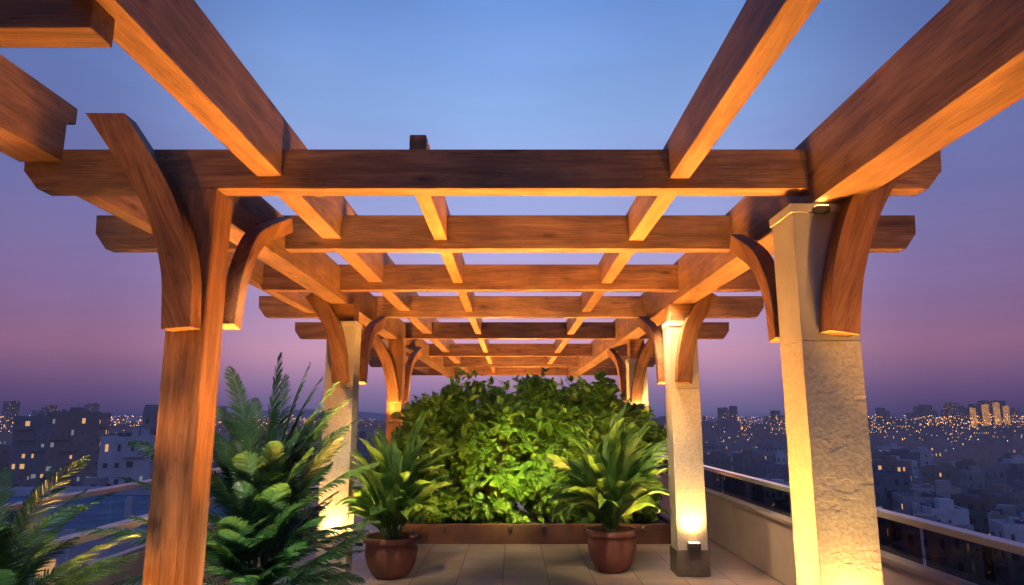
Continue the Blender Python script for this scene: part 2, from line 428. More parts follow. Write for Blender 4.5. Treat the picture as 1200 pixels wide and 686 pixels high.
brace('XZ', 4.12, [(-2.01, z(0.53)), (-2.05, z(0.93)), (-2.21, z(1.36)), (-2.53, z(1.83)), (-2.67, z(2.02))], 0.175, 0.205, 0.14, ztop=z(1.90))
brace('YZ', -1.90, [(4.56, z(0.60)), (4.64, z(0.95)), (4.90, z(1.30)), (5.55, z(1.60))], 0.12, 0.13, 0.11)
brace('XZ', 4.11, [(1.98, z(0.50)), (2.04, z(0.88)), (2.18, z(1.28)), (2.43, z(1.70)), (2.52, z(1.84))], 0.18, 0.21, 0.15, ztop=z(1.745))
brace('YZ', 1.83, [(4.64, z(0.52)), (4.70, z(0.86)), (4.93, z(1.15)), (5.40, z(1.40))], 0.13, 0.15, 0.11)
for s_ in (-1, 1):
    q = 0.1 if s_ > 0 else 0
    brace('XZ', 8.03, [(s_*2.00, z(0.40)), (s_*2.04, z(0.75)), (s_*2.14, z(1.10)), (s_*2.38, z(1.46))], 0.18, 0.18, 0.13)
    brace('YZ', s_*1.86, [(8.50, z(0.42)), (8.58, z(0.78)), (8.9, z(1.1)), (9.7, z(1.36))], 0.13, 0.15, 0.11)
    brace('XZ', 11.83, [(s_*2.02+q, z(0.25)), (s_*2.07+q, z(0.6)), (s_*2.18+q, z(1.0)), (s_*2.42+q, z(1.4))], 0.18, 0.18, 0.13)
    brace('YZ', s_*1.90+q, [(12.30, z(0.28)), (12.42, z(0.65)), (12.9, z(1.05)), (14.0, z(1.36))], 0.13, 0.15, 0.11)

# column lamps, with unseen ones added to light beams and braces
def column_or_added_lamp(col_obj, x, y, zc, en, tgt, size=165, col_=WARM, lens=LENS2):
    box("lamp_housing", x-0.045, x+0.045, y-0.03, y+0.03, zc, zc+0.04, DARKM, col_obj, bev=0.006)
    box("lamp_lens", x-0.035, x+0.035, y-0.022, y+0.022, zc+0.041, zc+0.046, lens, col_obj, bev=0)
    spot("column_or_added_light", (x, y, zc+0.06), tgt, en, col_, size, 0.9, 0.05, col_obj)
column_or_added_lamp(c1r, 1.96, 4.155, z(1.275), 5, (1.9, 3.8, z(2.2)), lens=LENS)
column_or_added_lamp(c1r, 1.98, 4.62, 0.5, 420, (1.75, 5.4, z(1.7)), 100)  # unseen lamps added behind the first and second columns, from here on
column_or_added_lamp(c1l, -2.03, 4.54, z(0.3), 75, (-1.8, 5.0, z(1.7)), 110)
column_or_added_lamp(c2r, 2.04, 8.50, z(0.10), 190, (1.7, 9.2, z(1.6)), 150)
column_or_added_lamp(c2l, -2.04, 8.50, z(0.10), 210, (-1.7, 9.2, z(1.6)), 150)
column_or_added_lamp(c3r, 2.15, 11.7, z(0.0), 130, (2.15, 12.0, z(1.4)), 120, WARM2)  # unseen lamps added to light the third pair of columns
column_or_added_lamp(c3l, -2.03, 11.7, z(-0.1), 150, (-2.03, 12.0, z(1.5)), 120)
column_or_added_lamp(c1r, 1.94, 4.02, 0.46, 78, (1.98, 4.20, 1.2), 120, WARM2)
column_or_added_lamp(c1r, 1.69, 4.37, 0.50, 30, (1.765, 4.37, 1.6), 120, WARM2)
column_or_added_lamp(c2l, -2.03, 7.97, 0.30, 130, (-2.03, 8.1, 1.6), 120, WARM2)
column_or_added_lamp(c2l, -1.76, 8.26, 0.30, 60, (-1.86, 8.26, 1.6), 120, WARM2)

def unseen_uplight(x, y, en, tgt, size=100, grp="unseen uplights recessed into the terrace floor", color=WARM2, rad=0.05):  # unseen floor lights, mostly added to brighten timber and plants
    u = empty("unseen_ground_uplight", (x, y, 0), "unseen small round flush metal uplight set in terrace floor", "light", grp)
    lathe("housing", [(0.04, 0.0005), (0.04, 0.003), (0.033, 0.005)], DISCM, (x, y, 0), u, 20)
    lathe("lens", [(0.031, 0.0055), (0.029, 0.007)], LENS2, (x, y, 0), u, 20)
    spot("unseen_uplight_light", (x, y, 0.03), tgt, en, color, size, 0.7, rad, u)
    return u
unseen_uplight(1.62, 4.30, 110, (1.85, 4.38, 1.4), 90)
unseen_uplight(1.85, 3.35, 85, (1.98, 4.2, 2.2), 44)
unseen_uplight(-2.02, 3.95, 180, (-2.02, 4.3, 2.2), 95, color=WARM)
unseen_uplight(-1.72, 4.30, 150, (-1.95, 4.4, 2.2), 95, color=WARM)
# unseen floor spots added to wash the braces
unseen_uplight(-1.95, 3.2, 440, (-2.3, 4.12, 3.05), 38, color=WARM)
unseen_uplight(2.05, 3.2, 400, (2.38, 4.12, 3.05), 30, color=WARM)
unseen_uplight(-1.3, 6.8, 400, (-2.1, 8.1, 2.8), 38, color=WARM)
unseen_uplight(1.6, 6.6, 400, (2.1, 8.1, 2.8), 42, color=WARM)
# low lamp on second column
box("lamp_housing", 1.97, 2.11, 7.99, 8.08, 0.30, 0.37, DARKM, c2r, bev=0.008)
box("lamp_lens", 1.985, 2.095, 8.00, 8.07, 0.371, 0.378, LENS, c2r, bev=0)
spot("column_or_added_light", (2.04, 7.96, 0.39), (2.03, 8.14, 2.0), 100, WARM2, 110, 0.8, 0.04, c2r)
spot("column_or_added_light", (2.04, 7.90, 0.5), (2.03, 8.3, 0.9), 10, WARM2, 150, 0.9, 0.05, c2r)
# unseen floor spots added to light the beam undersides
for yy, en, xs in ((2.4, 270, (-1.15, 1.2)), (4.5, 1250, (-0.8, 1.2)), (6.0, 1100, (-0.55, 1.1)), (7.2, 1150, (-0.45, 0.4))):
    for xx in xs:
        unseen_uplight(xx, yy, en, (xx*1.1, yy+(0.2 if yy > 6.5 else 0.02), 3.0), 76 if yy < 3 else (90 if yy < 7 else 104), color=WARM, rad=0.08)
for xx in (-2.05, 2.05):
    unseen_uplight(xx, 8.62, 1250, (xx*0.55, 10.2, 3.2), 115, color=WARM, rad=0.08)
for yy in (13.4, 18.0, 22.0):
    unseen_uplight(0.2, yy, 3000, (0.2, yy-0.6, 3.2), 135, color=WARM, rad=0.1)
unseen_uplight(-2.75, 4.0, 430, (-2.85, 4.2, 3.0), 70, color=WARM)
unseen_uplight(-2.6, 1.9, 340, (-2.4, 2.3, 3.2), 75, color=WARM)
unseen_uplight(2.35, 2.6, 440, (2.15, 2.9, 3.2), 72, color=WARM)

# unseen downlights added behind cross beams to light plants, hedge and wall
def added_downlight(x, y, zc, tgt, en, size, color=WARM3):
    d = lathe("added_downlight_housing", [(0.03, 0), (0.04, 0.005), (0.04, 0.09), (0.03, 0.1)], DARKM, (x, y, zc), perg, 16)
    spot("added_downlight_light", (x, y, zc-0.02), tgt, en, color, size, 0.8, 0.06, d)
added_downlight(-0.9, 5.98, z(1.47), (-1.38, 8.1, 1.1), 480, 42)
added_downlight(0.8, 5.98, z(1.47), (1.2, 8.4, 1.1), 520, 42)
added_downlight(-0.3, 7.92, z(1.47), (-0.4, 10.7, 1.3), 130, 80, (1.0, 0.84, 0.46))
added_downlight(0.7, 7.92, z(1.47), (0.7, 10.7, 1.3), 140, 80, (1.0, 0.84, 0.46))
added_downlight(0.2, 7.92, z(1.47), (-0.02, 10.3, 1.0), 2600, 28, (1.0, 0.88, 0.20))
added_downlight(0.95, 7.92, z(1.47), (0.72, 10.3, 1.5), 900, 25, (1.0, 0.88, 0.22))
added_downlight(1.6, 5.98, z(1.47), (2.9, 7.2, 0.3), 300, 85, (1.0, 0.70, 0.38))
added_downlight(1.6, 7.92, z(1.47), (2.9, 9.4, 0.3), 250, 85, (1.0, 0.70, 0.38))

# ------------------------------------------------------------------ right parapet, railings
pw = box("parapet_wall", 2.9, 3.12, -2.5, 15.0, 0.0, z(-1.10), WALLM, None, bev=0.01)
pw["label"] = "low cream rendered parapet wall along the terrace edge"; pw["category"] = "wall"
box("coping", 2.87, 3.15, -2.5, 15.0, z(-1.10), z(-1.055), STONE, pw, bev=0.008)

def railing(x, y0, y1, zlow, zrail, label, step=2.4, second=None, glass=GLASS, rr=0.03, posts=True):
    r = empty("glass_railing", (x, y0, zlow), label, "railing")
    box("handrail", x-0.05, x+0.05, y0, y1, zrail-rr, zrail+rr, STEEL, r, bev=rr*0.35, seg=3)
    if second: box("bottom_rail", x-0.04, x+0.04, y0, y1, zlow, zlow+second, STEEL, r, bev=0.01)
    y = y0
    zl = zlow+(second or 0)
    while y < y1-0.1:
        if posts: box("baluster", x-0.012, x+0.012, y-0.015, y+0.015, zl, zrail-rr, STEEL, r, bev=0.003)
        y2 = min(y+step-0.02, y1)
        me = bpy.data.meshes.new("glass_panel")
        me.from_pydata([(0, y+0.02, zl+0.004), (0, y2, zl+0.004), (0, y2, zrail-rr+0.004), (0, y+0.02, zrail-rr+0.004)], [], [(0, 1, 2, 3)])
        obj_from("glass_panel", me, glass, Matrix.Translation((x, 0, 0)), r)
        y += step
    return r
railing(2.98, -2.0, 14.9, z(-1.053), z(-0.755), "tinted glass railing with steel handrail on cream parapet", posts=False, rr=0.026)
railing(-4.3, -2.0, 16.0, z(-1.50), z(-0.755), "clear glass railing with steel handrail at outer terrace edge", second=0.04, glass=GLASS_C, rr=0.03, posts=False)
railing(-3.22, -2.0, 14.5, z(-1.40), z(-0.88), "clear glass railing with thick steel handrail on low kerb", glass=GLASS_C, rr=0.036, posts=False)
pl = box("parapet_wall", -3.32, -3.14, -2.0, 14.5, 0.0, z(-1.402), WALLM, None, bev=0.01)
pl["label"] = "low cream rendered kerb wall carrying a glass railing"; pl["category"] = "wall"
po = box("parapet_wall", -4.38, -4.22, -2.2, 16.2, 0.0, z(-1.502), WALLM, None, bev=0.01)
po["label"] = "low rendered kerb wall carrying the outer glass railing"; po["category"] = "wall"

# ------------------------------------------------------------------ planter + hedge
plt = empty("planter_box", (0.4, 10.5, 0), "long low rust brown planter box along the terrace end", "planter")
box("planter_wall", -1.55, 2.35, 10.1, 10.16, 0, 0.27, PLANTERM, plt)
box("planter_wall", -1.55, 2.35, 11.14, 11.2, 0, 0.27, PLANTERM, plt)
box("planter_wall", -1.55, -1.49, 10.162, 11.138, 0, 0.268, PLANTERM, plt)
box("planter_wall", 2.29, 2.35, 10.162, 11.138, 0, 0.268, PLANTERM, plt)
box("soil", -1.487, 2.287, 10.163, 11.137, 0.02, 0.22, SOIL, plt, bev=0)

def leafquad(V, F, p, d, up, ln, wd):
    s = d.cross(up)
    if s.length < 1e-4: s = d.orthogonal()
    s.normalize(); n = s.cross(d).normalized()
    o = len(V)
    V.extend([p, p+d*ln*0.28+s*wd*0.45+n*wd*0.1, p+d*ln*0.65+s*wd*0.38+n*wd*0.08, p+d*ln-n*ln*0.12,
              p+d*ln*0.65-s*wd*0.38+n*wd*0.08, p+d*ln*0.28-s*wd*0.45+n*wd*0.1, p+d*ln*0.45])
    F.extend([(o, o+1, o+6), (o+1, o+2, o+6), (o+2, o+3, o+6), (o+3, o+4, o+6), (o+4, o+5, o+6), (o+5, o, o+6)])

def rv(r):
    while True:
        v = Vector((r.uniform(-1, 1), r.uniform(-1, 1), r.uniform(-1, 1)))
        if 0.05 < v.length < 1: return v.normalized()

def shrub(x, y, base, top, rx, ry, seed, nclump=110, nleaf=32):
    r = random.Random(seed)
    root = empty("shrub", (x, y, base), "dense leafy green shrub lit from below in planter box", "shrub", "shrubs in the long planter box")
    V, F = [], []; TV, TF = [], []
    hh = top-base
    for k in range(nclump):
        t = r.random()**0.85
        a = r.uniform(0, 2*math.pi)
        prof = 1.0 if t < 0.66 else math.sqrt(max(0.08, 1-((t-0.66)/0.36)**2))
        lump = 1+0.8*noise.noise(Vector((math.cos(a)*1.3+seed, t*4.5, math.sin(a)*1.3+seed*1.7)))
        q = (0.3+0.7*math.sqrt(r.random()))*prof*lump
        c = Vector((rx*q*math.cos(a), ry*q*math.sin(a), 0.03+hh*t*(1+0.22*noise.noise(Vector((a, seed, 0))))))
        st = Vector((c.x*0.15, c.y*0.15, max(0.0, c.z*0.55-0.05)))
        vs, fs = tube_geo([st, st.lerp(c, 0.55)+Vector((0, 0, 0.04)), c], 0.010, 0.003, 4); addgeo(TV, TF, vs, fs)
        out = Vector((math.cos(a), math.sin(a), 0.35+t)).normalized()
        cr_ = r.uniform(0.08, 0.19)
        for j in range(int(nleaf*r.uniform(0.5, 1.3))):
            p = c+rv(r)*cr_*r.random()**0.5
            d = (rv(r)*0.8+out*0.7+Vector((0, 0, -0.45))).normalized()
            leafquad(V, F, p, d, (rv(r)*0.6+Vector((0, -0.7, 1))).normalized(), r.uniform(0.11, 0.20), r.uniform(0.07, 0.125))
        if t > 0.6 and r.random() < 0.7:
            e = c+Vector((r.uniform(-.2, .2), r.uniform(-.1, .1), r.uniform(.12, .34)))
            vs, fs = tube_geo([c, e], 0.004, 0.002, 4); addgeo(TV, TF, vs, fs)
            for j in range(12):
                leafquad(V, F, c.lerp(e, r.random()), (rv(r)+Vector((0, 0, .4))).normalized(), Vector((0, 0, 1)), 0.13, 0.075)
    for k in range(5):
        a = r.uniform(0, 6.28)
        vs, fs = tube_geo([(0.04*math.cos(a), 0.04*math.sin(a), -0.03), (0.08*math.cos(a), 0.08*math.sin(a), hh*0.4), (0.18*math.cos(a), 0.18*math.sin(a), hh*0.85)], 0.022, 0.008, 6)
        addgeo(TV, TF, vs, fs)
    me = bpy.data.meshes.new("trunk"); me.from_pydata(TV, [], TF); obj_from("trunk", me, BARK, Matrix.Translation((x, y, base)), root)
    me = bpy.data.meshes.new("crown"); me.from_pydata(V, [], F); obj_from("crown", me, LEAF_H, Matrix.Translation((x, y, base)), root)
tops = [(-1.26, 0.10), (-0.78, 0.34), (-0.26, 0.16), (0.36, 0.46), (0.88, 0.24), (1.34, 0.34), (1.74, 0.0)]
for i, (xx, tt) in enumerate(tops):
    shrub(xx, 10.68+0.08*math.sin(i*2.3), 0.22, z(tt), 0.42, 0.38, 31+i)
def rim_lamp(x, en, tgt, size=95):
    box("lamp_housing", x-0.03, x+0.03, 10.05, 10.098, 0.20, 0.25, DARKM, plt, bev=0.006)
    spot("rim_lamp_light", (x, 9.95, 0.30), tgt, en, (1.0, 0.80, 0.20), size, 0.9, 0.06, plt)
rim_lamp(-0.95, 40, (-0.95, 10.55, 1.4))
rim_lamp(-0.02, 260, (-0.02, 10.6, 1.7), 80)
rim_lamp(0.45, 80, (0.45, 10.55, 1.6))
rim_lamp(1.05, 180, (1.0, 10.55, 1.8), 80)
rim_lamp(1.85, 35, (1.8, 10.55, 1.4))

# ------------------------------------------------------------------ fronds
def frond(V, F, base, az, pitch, length, droop, leaf_len, n=34, wd=0.016, r=R, SV=None, SF=None, start=0.16):
    pts = []; p = Vector(base); el = pitch
    N_ = 16
    roll = r.uniform(-0.6, 0.6)
    for i in range(N_+1):
        pts.append(p.copy())
        d = Vector((math.cos(el)*math.cos(az), math.cos(el)*math.sin(az), math.sin(el)))
        p = p+d*(length/N_); el -= droop/N_*(0.4+1.2*i/N_)
    vs, fs = tube_geo(pts, 0.007*max(length, .6), 0.0015, 5)
    addgeo(V if SV is None else SV, F if SF is None else SF, vs, fs)
    for i in range(n):
        t = start+(1-start)*i/(n-1)
        f = t*N_; k = min(int(f), N_-1); q = pts[k].lerp(pts[k+1], f-k)
        tan = (pts[k+1]-pts[k]).normalized()
        sd = Vector((-math.sin(az), math.cos(az), 0))
        up0 = sd.cross(tan).normalized()*-1
        if up0.z < 0 and abs(tan.z) < 0.9: up0 = -up0
        sd2 = sd*math.cos(roll)+up0*math.sin(roll); up = sd2.cross(tan).normalized()
        ll = leaf_len*(math.sin(math.pi*min(1, (t-start)/(1-start)*0.78+0.22))**0.6)*r.uniform(0.85, 1.1)+0.02
        for s in (-1, 1):
            d = (sd2*s*1.0+tan*(0.65+0.7*t)+up*0.12+rv(r)*0.10).normalized()
            wv = (tan-d*tan.dot(d)).normalized()
            wv = (wv+up*r.uniform(-.4, .4)).normalized()
            o = len(V); m1_ = q+d*ll*0.3; m2_ = q+d*ll*0.68-Vector((0, 0, 0.04*ll)); e = q+d*ll-Vector((0, 0, 0.16*ll))
            V.extend([q-wv*wd*0.25, q+wv*wd*0.25, m1_+wv*wd*0.5, m1_-wv*wd*0.5, m2_+wv*wd*0.38, m2_-wv*wd*0.38, e])
            F.extend([(o, o+1, o+2, o+3), (o+3, o+2, o+4, o+5), (o+5, o+4, o+6)])

def broadleaf(V, F, base, az, pitch, length, droop, width, r=R):
    p = Vector(base); el = pitch; N_ = 12; o = len(V)
    side_ = Vector((-math.sin(az), math.cos(az), 0)); tw = r.uniform(-.7, .7)
    for i in range(N_+1):
        t = i/N_
        d = Vector((math.cos(el)*math.cos(az), math.cos(el)*math.sin(az), math.sin(el)))
        up = side_.cross(d)*-1
        s2 = (side_*math.cos(tw)+up*math.sin(tw)); u2 = (up*math.cos(tw)-side_*math.sin(tw))
        wd = width*(0.09 if t < 0.24 else math.sin(math.pi*min(1, (t-0.18)/0.82))**0.7+0.02)
        if i == N_: wd = 0.003
        wav = 0.010*math.sin(i*2.1+az*3)
        V.extend([p+s2*wd*0.5+u2*(wd*0.2+wav), p.copy(), p-s2*wd*0.5+u2*(wd*0.2-wav)])
        p = p+d*(length/N_); el -= droop/N_*(0.2+1.6*t)
    for i in range(N_):
        a = o+i*3
        F.extend([(a, a+1, a+4, a+3), (a+1, a+2, a+5, a+4)])

def finish_plant(root, V, F, SV, SF, mat, name="foliage"):
    L0 = WM[root.name].translation
    V = [v-L0 for v in V]
    me = bpy.data.meshes.new(name); me.from_pydata(V, [], F); obj_from(name, me, mat, Matrix.Translation(L0), root)
    if SV:
        SV = [Vector(v)-L0 for v in SV]
        me = bpy.data.meshes.new("stem"); me.from_pydata(SV, [], SF); obj_from("stem", me, BARK, Matrix.Translation(L0), root, True)

POT = [(0.16, 0), (0.19, 0.01), (0.235, 0.05), (0.29, 0.15), (0.325, 0.27), (0.33, 0.35), (0.315, 0.42), (0.325, 0.435), (0.355, 0.445), (0.36, 0.455), (0.36, 0.50), (0.35, 0.515), (0.315, 0.515), (0.305, 0.50), (0.30, 0.44)]
def pot(root, x, y, s=1.0, zs=1.0):
    lathe("pot", [(r*s, zz*s*zs) for r, zz in POT], TERRA, (x, y, 0), root)
    lathe("soil", [(0.3*s, 0.45*s*zs), (0.2*s, 0.475*s*zs), (0.05*s, 0.48*s*zs)], SOIL, (x, y, 0), root)

# left potted plant
px_, py_ = -1.36, 8.1
pp = empty("potted_plant", (px_, py_, 0), "broad leaved arching plant in round terracotta pot", "plant")
pot(pp, px_, py_, 0.90, 0.95)
V, F, SV, SF = [], [], [], []
r = random.Random(5)
for i in range(84):
    az = r.uniform(0, 6.283); t = r.random()
    b = (px_+0.09*math.cos(az), py_+0.09*math.sin(az), 0.42+0.45*t*r.random())
    broadleaf(V, F, b, az, math.radians(50+38*t+r.uniform(-6, 6)), r.uniform(0.7, 0.95)*(0.85+0.42*t), r.uniform(1.0, 2.2)*(1.15-t*0.75), r.uniform(0.13, 0.20), r)
for k in range(6):
    a = k*1.05
    vs, fs = tube_geo([(px_+.05*math.cos(a), py_+.05*math.sin(a), .4), (px_+.07*math.cos(a), py_+.07*math.sin(a), .85)], .014, .008, 6); addgeo(SV, SF, vs, fs)
finish_plant(pp, V, F, SV, SF, LEAF_B)

# right potted plant
px_, py_ = 1.17, 8.4
pp = empty("potted_plant", (px_, py_, 0), "tall plant with long arching leaves in terracotta pot", "plant")
pot(pp, px_, py_, 0.86, 1.06)
V, F, SV, SF = [], [], [], []
r = random.Random(9)
for i in range(9):
    az = r.uniform(0, 6.283)
    frond(V, F, (px_+0.05*math.cos(az), py_+0.05*math.sin(az), 0.5), az, math.radians(r.uniform(62, 86)), r.uniform(1.1, 1.4), r.uniform(0.6, 1.3), 0.19, 28, 0.028, r, start=0.3)
for i in range(88):
    az = r.uniform(0, 6.283); t = r.random()
    broadleaf(V, F, (px_+.06*math.cos(az), py_+.06*math.sin(az), 0.46+0.4*t*r.random()), az, math.radians(50+38*t+r.uniform(-6, 6)), r.uniform(0.75, 1.05)*(0.85+.38*t), r.uniform(1.0, 2.2)*(1.15-.75*t), r.uniform(0.12, 0.185), r)
finish_plant(pp, V, F, SV, SF, LEAF_B)

# foreground palm beside the wooden column
px_, py_ = -1.86, 5.35
pm = empty("palm_plant", (px_, py_, 0), "tall feathery palm beside wooden column in pot", "plant")
pot(pm, px_, py_, 0.8, 1.0)
V, F, SV, SF = [], [], [], []
r = random.Random(21)
for k in range(7):
    a = k*0.9
    vs, fs = tube_geo([(px_+.04*math.cos(a), py_+.04*math.sin(a), .35), (px_+.09*math.cos(a), py_+.09*math.sin(a), .75), (px_+.11*math.cos(a), py_+.11*math.sin(a), 1.15)], .018, .009, 7); addgeo(SV, SF, vs, fs)
for i in range(96):
    az = i*2.39996+r.uniform(-.25, .25)
    t = i/96
    pitch = 26+60*t+r.uniform(-12, 8)
    ln = r.uniform(0.80, 1.1)
    if math.cos(az) > 0.3 and pitch < 65: ln *= 0.72
    if math.sin(az) < -0.45: ln *= 0.55
    frond(V, F, (px_+0.12*math.cos(az)*r.random(), py_+0.12*math.sin(az), 0.40+0.85*t*r.uniform(0.6, 1.0)), az, math.radians(min(88, pitch)), ln, r.uniform(0.3, 1.0), 0.15, 34, 0.0165, r)
ex = [(-1.86, 5.3, 1.25, 1.2, 88, 1.0, .15), (-1.82, 5.3, 1.2, -0.2, 80, 1.0, .3), (-1.80, 5.3, 1.15, 0.1, 66, 0.95, .6), (-1.92, 5.3, 1.2, 2.8, 78, 1.0, .35),
      (-1.84, 5.3, 1.15, 0.5, 76, 1.0, .4), (-1.75, 5.3, 0.95, -0.1, 44, 0.9, .6), (-1.75, 5.3, 0.75, 0.0, 28, 0.8, .5),
      (-1.95, 5.3, 1.0, 3.2, 46, 1.1, .7), (-1.98, 5.2, .9, 3.0, 32, 1.1, .5), (-2.0, 5.2, .75, 3.3, 20, 1.1, .4), (-1.95, 5.3, 1.1, 3.1, 62, 1.0, .6)]
for (a, b, c, az, pi_, ln, dr) in ex:
    frond(V, F, (a, b, c), az, math.radians(pi_), ln, dr, 0.165, 38, 0.0175, r)
finish_plant(pm, V, F, SV, SF, LEAF_P)

# nearer palm at the parapet
px_, py_ = -2.74, 3.7
pm = empty("palm_plant", (px_, py_, 0), "bushy feathery palm in pot beside low railing", "plant")
pot(pm, px_, py_, 0.8, 1.0)
V, F, SV, SF = [], [], [], []
r = random.Random(27)
for i in range(84):
    az = i*2.39996+r.uniform(-.3, .3); t = i/84
    ln = r.uniform(0.65, 0.9)*(0.6 if math.sin(az) < -0.4 else 1)
    frond(V, F, (px_+0.06*math.cos(az), py_+0.06*math.sin(az), 0.5+0.4*t*r.random()), az, math.radians(22+60*t+r.uniform(-10, 6)), ln, r.uniform(0.5, 1.2), 0.12, 32, 0.0125, r)
finish_plant(pm, V, F, SV, SF, LEAF_P)
PG = "unseen uplights added in front of the palms"
PC = (1.0, 0.92, 0.70)  # tint of the lights added to brighten the palms
unseen_uplight(-1.1, 4.1, 170, (-1.8, 5.4, 1.3), 75, PG, PC)
unseen_uplight(-2.75, 4.6, 60, (-2.3, 5.2, 1.0), 90, PG, PC)
unseen_uplight(-1.9, 2.7, 70, (-2.7, 3.7, 1.1), 75, PG, PC)
added_downlight(-1.3, 4.42, z(1.47), (-1.8, 5.4, 0.8), 120, 80, PC)
added_downlight(-2.4, 2.5, z(1.46), (-2.6, 3.7, 0.8), 60, 80, PC)

# ------------------------------------------------------------------ city
GZ = -36.0
def ground_mat():
    m, nt, N, L, P = newmat("city_ground")
    tc = N.new("ShaderNodeTexCoord")
    n = N.new("ShaderNodeTexNoise"); n.inputs["Scale"].default_value = 0.02; n.inputs["Detail"].default_value = 8
    L.new(tc.outputs["Object"], n.inputs["Vector"])
    cr = ramp(N, [(0.35, (0.02, 0.025, 0.035)), (0.6, (0.05, 0.05, 0.065)), (0.8, (0.03, 0.045, 0.04))])
    L.new(n.outputs["Fac"], cr.inputs[0]); L.new(cr.outputs[0], P.inputs["Base Color"]); P.inputs["Roughness"].default_value = 0.9
    return m
me = bpy.data.meshes.new("ground"); S = 9000
me.from_pydata([(-S, -S, 0), (S, -S, 0), (S, S, 0), (-S, S, 0)], [], [(0, 1, 2, 3)])
g = obj_from("ground", me, ground_mat(), Matrix.Translation((0, 0, GZ))); g["kind"] = "structure"

HAZE_EMIT = [None, (0.005, 0.0055, 0.011), (0.012, 0.012, 0.023)]  # distance haze painted as emission, one tier per distance band
def haze_tint(c, k): return tuple(ci*(1-0.12*k)+0.02*k*w_ for ci, w_ in zip(c, (0.9, 0.9, 1.3)))  # shifts wall and roof colours toward the painted haze
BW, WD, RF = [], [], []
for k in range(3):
    BW.append([rough_mat("building_wall_"+n_, tuple(c*0.7 for c in haze_tint(c_, k)), haze_tint(c_, k), 0.3, 0.1, 0.05, 0.9, 2.0, 6, emit=HAZE_EMIT[k]) for n_, c_ in
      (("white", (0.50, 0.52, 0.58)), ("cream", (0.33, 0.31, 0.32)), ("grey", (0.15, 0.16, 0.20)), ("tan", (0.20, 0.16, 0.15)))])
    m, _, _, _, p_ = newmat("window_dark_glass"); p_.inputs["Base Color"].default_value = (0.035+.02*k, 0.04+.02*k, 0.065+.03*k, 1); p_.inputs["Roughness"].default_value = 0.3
    if k: p_.inputs["Emission Color"].default_value = (*HAZE_EMIT[k], 1); p_.inputs["Emission Strength"].default_value = 1  # haze painted as a faint glow on unlit panes
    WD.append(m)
    RF.append(rough_mat("flat_roof_membrane", haze_tint((0.10, 0.14, 0.19), k), haze_tint((0.23, 0.29, 0.36), k), 0.4, 0.1, 0.05, 0.9, 3, emit=HAZE_EMIT[k]))
FAR_HAZE_EMIT = (0.027, 0.024, 0.045)  # haze painted as glow on the farthest walls and windows
FARW = rough_mat("building_wall_painted_haze", (0.08, 0.08, 0.11), (0.17, 0.16, 0.21), 0.02, 0, 0.05, 0.95, 2.0, 4, emit=FAR_HAZE_EMIT)
WHAZE, _, _, _, p_ = newmat("window_dark_glass_painted_haze"); p_.inputs["Base Color"].default_value = (0.07, 0.07, 0.10, 1); p_.inputs["Roughness"].default_value = 0.6
p_.inputs["Emission Color"].default_value = (*FAR_HAZE_EMIT, 1); p_.inputs["Emission Strength"].default_value = 1
WLIT = emis_mat("window_lit_warm", (1, 0.50, 0.18), 0.75)
WLIT2 = emis_mat("window_lit_pale", (0.75, 0.8, 0.9), 0.22)

